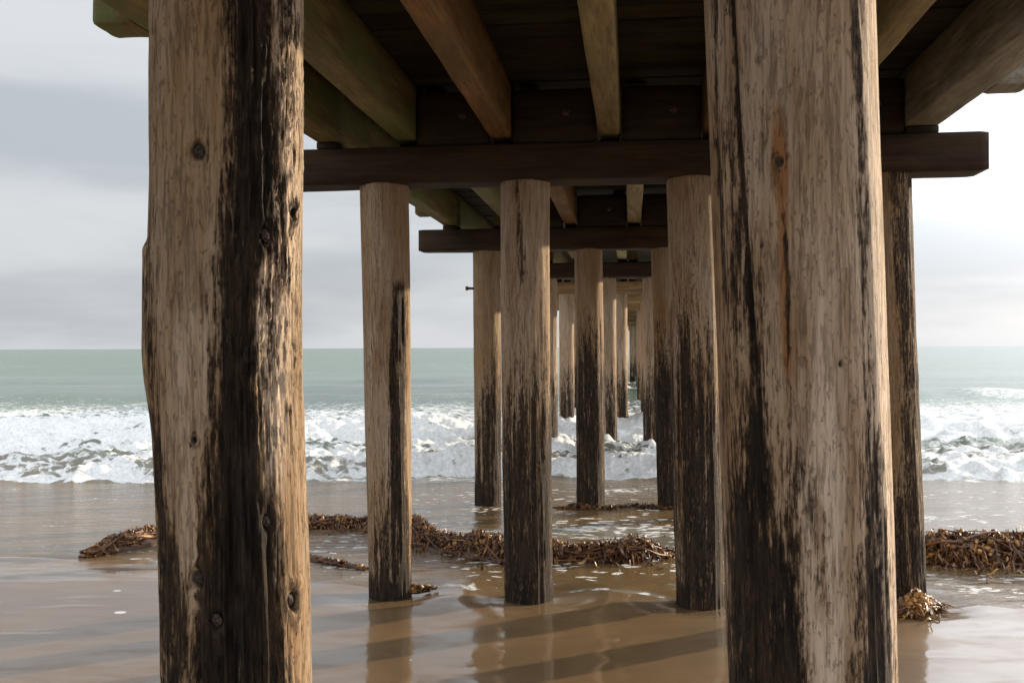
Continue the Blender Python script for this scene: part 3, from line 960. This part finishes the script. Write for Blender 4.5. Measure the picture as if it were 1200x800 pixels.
def kelp(path, width, height, label, n_stipe, n_blade, n_bulb, seed, gold=.3, blade_len=(.05, .15), core=True, group=None, taper=True, name='kelp_pile'):
    """path: points (x, y); a tangled heap of stipes, blades and floats along it, lying on the sand."""
    R = np.random.RandomState(seed)
    path = np.array(path, float)
    seg = np.r_[0, np.cumsum(np.linalg.norm(np.diff(path, axis=0), axis=1))]
    tot = seg[-1]
    org = np.array([path[:, 0].mean(), path[:, 1].mean(), 0])

    def at(d):
        d = np.clip(d, 0, tot)
        return np.stack([np.interp(d, seg, path[:, 0]), np.interp(d, seg, path[:, 1])], -1)

    def prof(d):          # heap size along the path
        e = np.minimum(1, np.minimum(d, tot - d) / .25) if taper else 1.0
        return (.35 + 1.0 * vnoise(d * 1.7, 3.1, 0, seed) + .25 * vnoise(d * 6, 1.1, 0, seed + 1)) * np.clip(e, .15, 1) ** .6
    V, F, T = [], [], []
    base = 0

    def put(v, f, t):
        nonlocal base
        V.append(v); F.extend([[i + base for i in q] for q in f]); T.append(np.broadcast_to(np.asarray(t, float), (len(v),)))
        base += len(v)

    def gz(p): return ground_z(p[..., 0], p[..., 1])
    if core:
        n, m = max(12, int(tot / .05)), 15
        d = np.linspace(0, tot, n)
        c = at(d); tn = np.gradient(c, axis=0); tn /= np.linalg.norm(tn, axis=1)[:, None]
        nr = np.stack([-tn[:, 1], tn[:, 0]], -1)
        u = np.linspace(-1, 1, m)
        k = prof(d)
        pts = c[:, None, :] + nr[:, None, :] * (u[None, :] * width * k[:, None])[..., None]
        zz = height * k[:, None] * np.sqrt(np.clip(1 - u[None, :] ** 2, 0, 1)) * .52
        zz = zz * (.55 + .9 * fbm(pts[..., 0] * 8, pts[..., 1] * 8, 0, seed + 4, 3))
        v = np.concatenate([pts, (gz(pts) - .01 + zz)[..., None]], -1).reshape(-1, 3)
        put(v, grid_faces(n, m), .05)
    for i in range(n_stipe):
        d0 = R.uniform(0, tot); ln = R.uniform(.4, 1.3)
        n = 18
        d = d0 + np.linspace(-ln / 2, ln / 2, n)
        ok = (d > -.12) & (d < tot + .12)
        if ok.sum() < 5: continue
        d = d[ok]; n = len(d)
        c = at(d); k = prof(np.clip(d, 0, tot))
        off = width * (R.uniform(-.9, .9) + .55 * np.sin(np.linspace(0, R.uniform(2, 7), n) + R.uniform(0, 6)))
        off2 = .05 * np.sin(np.linspace(0, R.uniform(3, 9), n) + R.uniform(0, 6))
        uu = np.clip(off / width, -1, 1)
        z = height * k * np.sqrt(1 - uu ** 2 * .95) * R.uniform(.5, 1.02) + .01 * R.rand()
        pts = np.stack([c[:, 0] + off2, c[:, 1] + off * k, gz(c) + np.maximum(z, .012)], -1)
        v, f = tube(pts, R.uniform(.005, .013) * np.linspace(1, .6, n), 6)
        t = np.clip(R.normal(.35 + gold * .4, .2), 0, 1)
        put(v, f, t)
    for i in range(n_blade):
        d0 = R.uniform(0, tot); k = prof(d0)
        c = at(d0); uo = R.uniform(-1.05, 1.05) if R.rand() > .12 else R.normal(0, 1.3)
        z = height * k * math.sqrt(max(0.03, 1 - uo * uo)) * R.uniform(.45, 1.05)
        a = R.uniform(0, 2 * math.pi); ln = blade_len[0] * (blade_len[1] / blade_len[0]) ** R.beta(1.2, 2.2) * (1.9 if R.rand() < .06 else 1); wd = .004 + .012 * R.beta(1.2, 3) * (1.6 if R.rand() < .08 else 1)
        n = 6; t = np.linspace(0, 1, n)
        curl = R.uniform(-2.5, 2.5)
        hx = np.cumsum(np.cos(a + curl * t)) * ln / n; hy = np.cumsum(np.sin(a + curl * t)) * ln / n
        hz = z + .05 * k * np.sin(t * R.uniform(2, 6) + R.uniform(0, 6)) * R.uniform(.2, 1) - t * t * z * R.uniform(.2, .9)
        px_, py_ = c[0] + hx - hx.mean() * .5, c[1] + uo * width * k + hy - hy.mean() * .5
        g = ground_z(px_, py_)
        w = wd * np.sin(np.clip(t * .95 + .05, 0, 1) * math.pi) ** .6
        tilt = R.uniform(-1.2, 1.2)
        nx, ny = -np.sin(a + curl * t), np.cos(a + curl * t)
        rip = .25 * wd * np.sin(t * 14 + R.uniform(0, 6))
        rows = []
        for q in (-1, 0, 1):
            rows.append(np.stack([px_ + nx * w * q * math.cos(tilt), py_ + ny * w * q * math.cos(tilt),
                                  g + np.maximum(hz + w * q * math.sin(tilt) + (rip if q == 0 else -rip * .5), .008)], -1))
        v = np.stack(rows, 1).reshape(-1, 3)
        tint = np.clip(R.normal(.38 + gold * .45, .26), 0, 1)
        put(v, grid_faces(n, 3), tint)
    for i in range(n_bulb):
        d0 = R.uniform(0, tot); k = prof(d0); c = at(d0); uo = R.uniform(-1, 1)
        z = height * k * math.sqrt(max(.03, 1 - uo * uo)) * R.uniform(.8, 1.1)
        r = R.uniform(.012, .022)
        x, y = c[0], c[1] + uo * width * k
        tt = np.linspace(0, 1, 7)
        dirv = R.normal(0, 1, 3); dirv[2] *= .4; dirv /= np.linalg.norm(dirv)
        pth = np.array([x, y, float(ground_z(x, y)) + max(z, r)])[None] + dirv[None] * (tt[:, None] - .5) * r * 3.2
        v, f = tube(pth, r * np.array([.15, .6, .9, 1, .85, .5, .12]), 8)
        put(v, f, np.clip(R.normal(.55 + gold * .4, .2), 0, 1))
    v = np.concatenate(V) - org
    o = mesh_np(name, v, F, M_KELP, None, True, dict(tint=np.concatenate(T)), tuple(org))
    tag(o, label, 'kelp', group)
    return o


def gp(x, y):                       # a spot on the sand seen at this point of the picture
    Y = CAM_H * 1200 / (y - 407.0)
    for _ in range(6):
        X = (x - 600) / 1200 * Y
        Y = (CAM_H - float(ground_z(X, Y))) * 1200 / (y - 407.0)
    return ((x - 600) / 1200 * Y, Y)


GK = 'heaps of kelp washed up on the sand'
kelp([gp(*q) for q in ((102, 650), (135, 644), (180, 634), (260, 628), (350, 618), (430, 620), (480, 632), (530, 646), (590, 655), (650, 655), (720, 657), (788, 653))],
     .16, .15, 'long brown ridge of kelp winding behind the left and middle piles', 220, 11000, 520, 21, .16, group=GK)
kelp([gp(*q) for q in ((1060, 660), (1100, 661), (1160, 662), (1240, 664), (1330, 668))],   .20, .25,
     'thick dark kelp heap with golden top on the right sand beside the leaning outer pile', 80, 5200, 240, 22, .3, group=GK)
kelp([gp(*q) for q in ((1046, 722), (1068, 722), (1096, 718))], .13, .20, 'golden kelp clump wrapped round the foot of the leaning outer pile', 34, 900, 90, 23, .7, group=GK, blade_len=(.06, .20))
kelp([gp(*q) for q in ((470, 690), (486, 692), (503, 690))], .07, .075, 'small reddish kelp scrap at the foot of the slim grey pile', 14, 330, 18, 24, .45, group=GK)
kelp([gp(*q) for q in ((330, 648), (365, 655), (395, 662), (432, 668))], .045, .05, 'thin dark strand of kelp lying left of the slim grey pile', 12, 420, 14, 25, -.1, group=GK, blade_len=(.04, .11))
kelp([gp(*q) for q in ((648, 597), (690, 597), (740, 596), (790, 597))], .05, .028, 'low dark line of kelp in the swash between the wet piles', 12, 700, 14, 26, -.25, group=GK, blade_len=(.04, .12))

# ------------------------------------------------------------------ sky, sun, camera
w = D.worlds.new('World'); S.world = w
w.use_nodes = True
nt = w.node_tree; nt.nodes.clear()


class WN(NT):
    def __init__(self, tree):
        self.t = tree
        self.out = tree.nodes.new('ShaderNodeOutputWorld')


N = WN(nt)
sky = N.n('ShaderNodeTexSky', sky_type='NISHITA', sun_disc=False, sun_elevation=SUN_EL, sun_rotation=SUN_AZ, air_density=1.0, dust_density=2.0, ozone_density=1.0)
dirv = N.n('ShaderNodeTexCoord').outputs['Generated']
sep = N.n('ShaderNodeSeparateXYZ'); N.inp(sep, 0, dirv)
zz = sep.outputs['Z']
dome = N.math('DIVIDE', 1.0, N.math('ADD', N.math('MAXIMUM', zz, 0.0), .22))
cp = N.n('ShaderNodeVectorMath', operation='SCALE'); N.inp(cp, 0, dirv); N.inp(cp, 'Scale', dome)
c1 = N.noise(N.mapping(cp.outputs[0], (.8, 1.0, .5)), .85, 6, .55, .3)
c2 = N.noise(N.mapping(dirv, (1.0, 1.0, 6.0), (2.2, 4.1, .3)), 2.1, 5, .5)
sd = (math.sin(SUN_AZ) * math.cos(SUN_EL), math.cos(SUN_AZ) * math.cos(SUN_EL), math.sin(SUN_EL))
dt = N.n('ShaderNodeVectorMath', operation='DOT_PRODUCT'); N.inp(dt, 0, dirv); dt.inputs[1].default_value = sd
gl = N.math('POWER', N.math('MAXIMUM', dt.outputs['Value'], 0.0), 4.5)
back = N.mr(sep.outputs['Y'], .3, -.6)
cm = N.math('MULTIPLY_ADD', c2, .55, N.math('MULTIPLY', c1, .45))
cloud = N.mix(N.mr(cm, .40, .62), (4.3, 4.55, 4.95), (5.9, 6.1, 6.35))
lum = N.math('MULTIPLY_ADD', N.math('MULTIPLY', gl, N.mr(zz, .0, .38, .12, 1.0)), 7.0, 1.0)
lum = N.math('MULTIPLY_ADD', N.mr(zz, .0, .5), .12, lum)
lum = N.math('MULTIPLY_ADD', back, 1.55, lum)
cs = N.n('ShaderNodeVectorMath', operation='SCALE'); N.inp(cs, 0, cloud); N.inp(cs, 'Scale', lum)
mixs = N.mix(.90, sky.outputs[0], cs.outputs[0])
bg = N.n('ShaderNodeBackground'); N.inp(bg, 0, mixs); bg.inputs[1].default_value = .084
nt.links.new(bg.outputs[0], N.out.inputs[0])

sl = D.lights.new('sun', 'SUN'); sl.energy = 5.0; sl.angle = math.radians(.6); sl.color = (1, .84, .62)
so = D.objects.new('sun', sl); COL.objects.link(so)
so.rotation_euler = (math.pi / 2 - SUN_EL, 0, math.pi - SUN_AZ)
so.location = (30, 20, 12)

cam = D.cameras.new('camera'); co = D.objects.new('camera', cam); COL.objects.link(co)
cam.sensor_width = 36; cam.lens = 36.0
cam.clip_start = .05; cam.clip_end = 20000
co.location = (0, 0, CAM_H)
from mathutils import Matrix, Euler
pitch = math.radians(90) + math.atan(7 / 1200)
co.rotation_euler = (Matrix.Rotation(pitch, 3, 'X') @ Matrix.Rotation(math.radians(-.2), 3, 'Z')).to_euler()
S.camera = co

S.view_settings.view_transform = 'Standard'
S.view_settings.look = 'None'
S.view_settings.gamma = 1
S.view_settings.exposure = .55
S.view_settings.use_curve_mapping = False
S.render.engine = 'CYCLES'
S.cycles.use_denoising = True
S.cycles.max_bounces = 8
S.cycles.diffuse_bounces = 5
